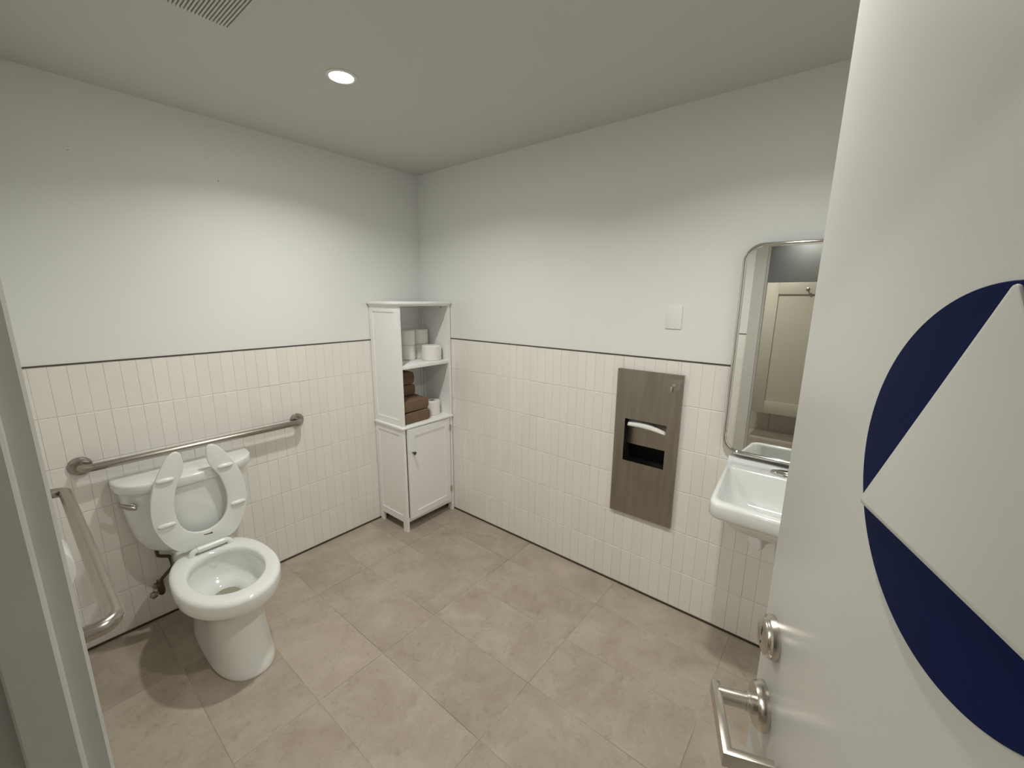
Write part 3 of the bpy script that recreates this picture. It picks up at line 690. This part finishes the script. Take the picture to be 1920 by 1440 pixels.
# trap under the sink
T = Thing('drain_trap', (0.15, 2.36, 0.56), 'white capped drain pipe under the sink', 'drain pipe')
T.add(tube('tailpiece', fillet([(0.23, SY+0.03, 0.705), (0.23, SY+0.03, 0.585), (0.05, SY+0.01, 0.605), (0.001, SY+0.01, 0.605)], 0.04, 8), 0.020, 'white', seg=18))
T.add(tube('side_pipe', [(0.035, SY-0.01, 0.606), (0.075, 2.358, 0.592), (0.108, 2.330, 0.580)], 0.0235, 'white', seg=22))
T.add(lathe('pipe_cap', [(0, 0), (0.033, 0), (0.035, 0.004), (0.035, 0.020), (0.032, 0.0235), (0, 0.0245)], (0.098, 2.338, 0.584), (0.75, -0.55, -0.10), 'white', seg=28))
T.add(lathe('escutcheon', [(0, 0.0005), (0.036, 0.0005), (0.032, 0.006), (0.022, 0.011), (0, 0.011)], (0, SY+0.005, 0.605), (1, 0, 0), 'steel', seg=28))

# ------------------------------------------------------------------ door leaf, swung into the room
ANG = math.radians(21.0)
EX, EY = 1.2762, 2.4782
DW = 0.85
door = struct(empty('door_1', (EX, EY, 0)), 'off-white entrance door swung open into the room')
door.rotation_euler[2] = ANG
# local: +x to the hinge side, -y towards the hall face, z up
def dl(o): o.parent = door; return o
dl(box('door_leaf', 0, DW, 0.0, 0.044, 0.008, 2.085, 'door', bev=0.0015))
for z in (0.25, 1.05, 1.85):
    dl(tube('hinge_barrel', [(DW+0.004, 0.050, z-0.05), (DW+0.004, 0.050, z+0.05)], 0.007, 'satin', seg=12))
BS = 0.056
LZ = 0.944
ls = dl(lathe('lever_rose', [(0, 0), (0.0375, 0), (0.0375, 0.004), (0.0365, 0.012), (0.033, 0.0165), (0, 0.0165)], (BS, 0, LZ), (0, -1, 0), 'satin', seg=40))
o = lathe('lever_collar', [(0, 0.014), (0.0165, 0.014), (0.0165, 0.024), (0.015, 0.026), (0.015, 0.029), (0, 0.029)], (BS, 0, LZ), (0, -1, 0), 'satin', seg=28); o.parent = ls
o = lathe('lever_neck', [(0, 0.029), (0.0135, 0.029), (0.0135, 0.071), (0, 0.071)], (BS, 0, LZ), (0, -1, 0), 'satin', seg=28); o.parent = ls
# flat lever bar: out, along, and back towards the door (mitred corners)
bm = bmesh.new()
hh = 0.0125
outer = [(BS-0.012, -0.074), (BS-0.012, -0.0745), (BS+0.112, -0.0745), (BS+0.112, -0.012), (BS+0.103, -0.012), (BS+0.103, -0.0655), (BS-0.012, -0.0655)]
pl = [(BS-0.0145, -0.0800), (BS+0.114, -0.0800), (BS+0.114, -0.012), (BS+0.1015, -0.012), (BS+0.1015, -0.0665), (BS-0.0145, -0.0665)]
o = prism('lever_bar', pl, lambda a, b, t: (a, b, t), LZ-hh, LZ+hh, 'satin', bev=0.0012); o.parent = ls
db = dl(lathe('deadbolt_rose', [(0, 0), (0.034, 0), (0.034, 0.004), (0.0325, 0.010), (0.030, 0.012), (0.029, 0.013), (0.028, 0.0165), (0.024, 0.0185), (0, 0.0185)], (BS-0.003, 0, 1.074), (0, -1, 0), 'satin', seg=40))
kw = [(-0.0012, -0.006), (0.0012, -0.006), (0.0012, -0.001), (0.0028, 0.0015), (0.0012, 0.006), (-0.0012, 0.006), (-0.0012, 0.002), (-0.0026, -0.001)]
o = prism('keyhole', [(BS-0.004+a*1.2, 1.081+b*1.3) for a, b in kw], lambda a, b, t: (a, t, b), -0.0186, -0.0190, 'dark', sharp=None); o.parent = db
o = lathe('set_screw', [(0, 0), (0.0022, 0), (0.0022, 0.0006), (0, 0.0006)], (BS-0.004, -0.0184, 1.061), (0, -1, 0), 'dark', seg=12); o.parent = db
# restroom sign
sg = empty('restroom_sign', (EX, EY, 1.47)); sg.rotation_euler[2] = ANG
tag(sg, 'round navy blue restroom sign with a white triangle on the door', 'sign')
SC, SZ, SR = 0.371, 1.4724-1.47, 0.150
o = lathe('disc', [(0, 0.0005), (SR-0.0006, 0.0005), (SR, 0.001), (SR, 0.0026), (SR-0.0006, 0.0032), (0, 0.0032)], (SC, 0, SZ), (0, -1, 0), 'blue', seg=128); o.parent = sg
tri = [(0.370, 1.6236-1.47), (0.370-0.1355, 1.4025-1.47), (0.370+0.1355, 1.4025-1.47)]
def tri_round(P, r=0.004, n=4):
    o = []
    for i in range(3):
        p = Vector(P[i]); a = (Vector(P[i-1])-p).normalized(); b = (Vector(P[(i+1) % 3])-p).normalized()
        c = p+(a+b).normalized()*(r/math.sin(PI/6)); s = p+a*(r/math.tan(PI/6))-c; e = p+b*(r/math.tan(PI/6))-c
        s0 = math.atan2(s.y, s.x); e0 = math.atan2(e.y, e.x); d = (e0-s0+PI) % (2*PI)-PI
        for k in range(n+1): o.append((c.x+r*math.cos(s0+d*k/n), c.y+r*math.sin(s0+d*k/n)))
    return o
o = prism('triangle', tri_round(tri), lambda a, b, t: (a, t, b), -0.0033, -0.0065, 'signwhite', bev=0.0012); o.parent = sg
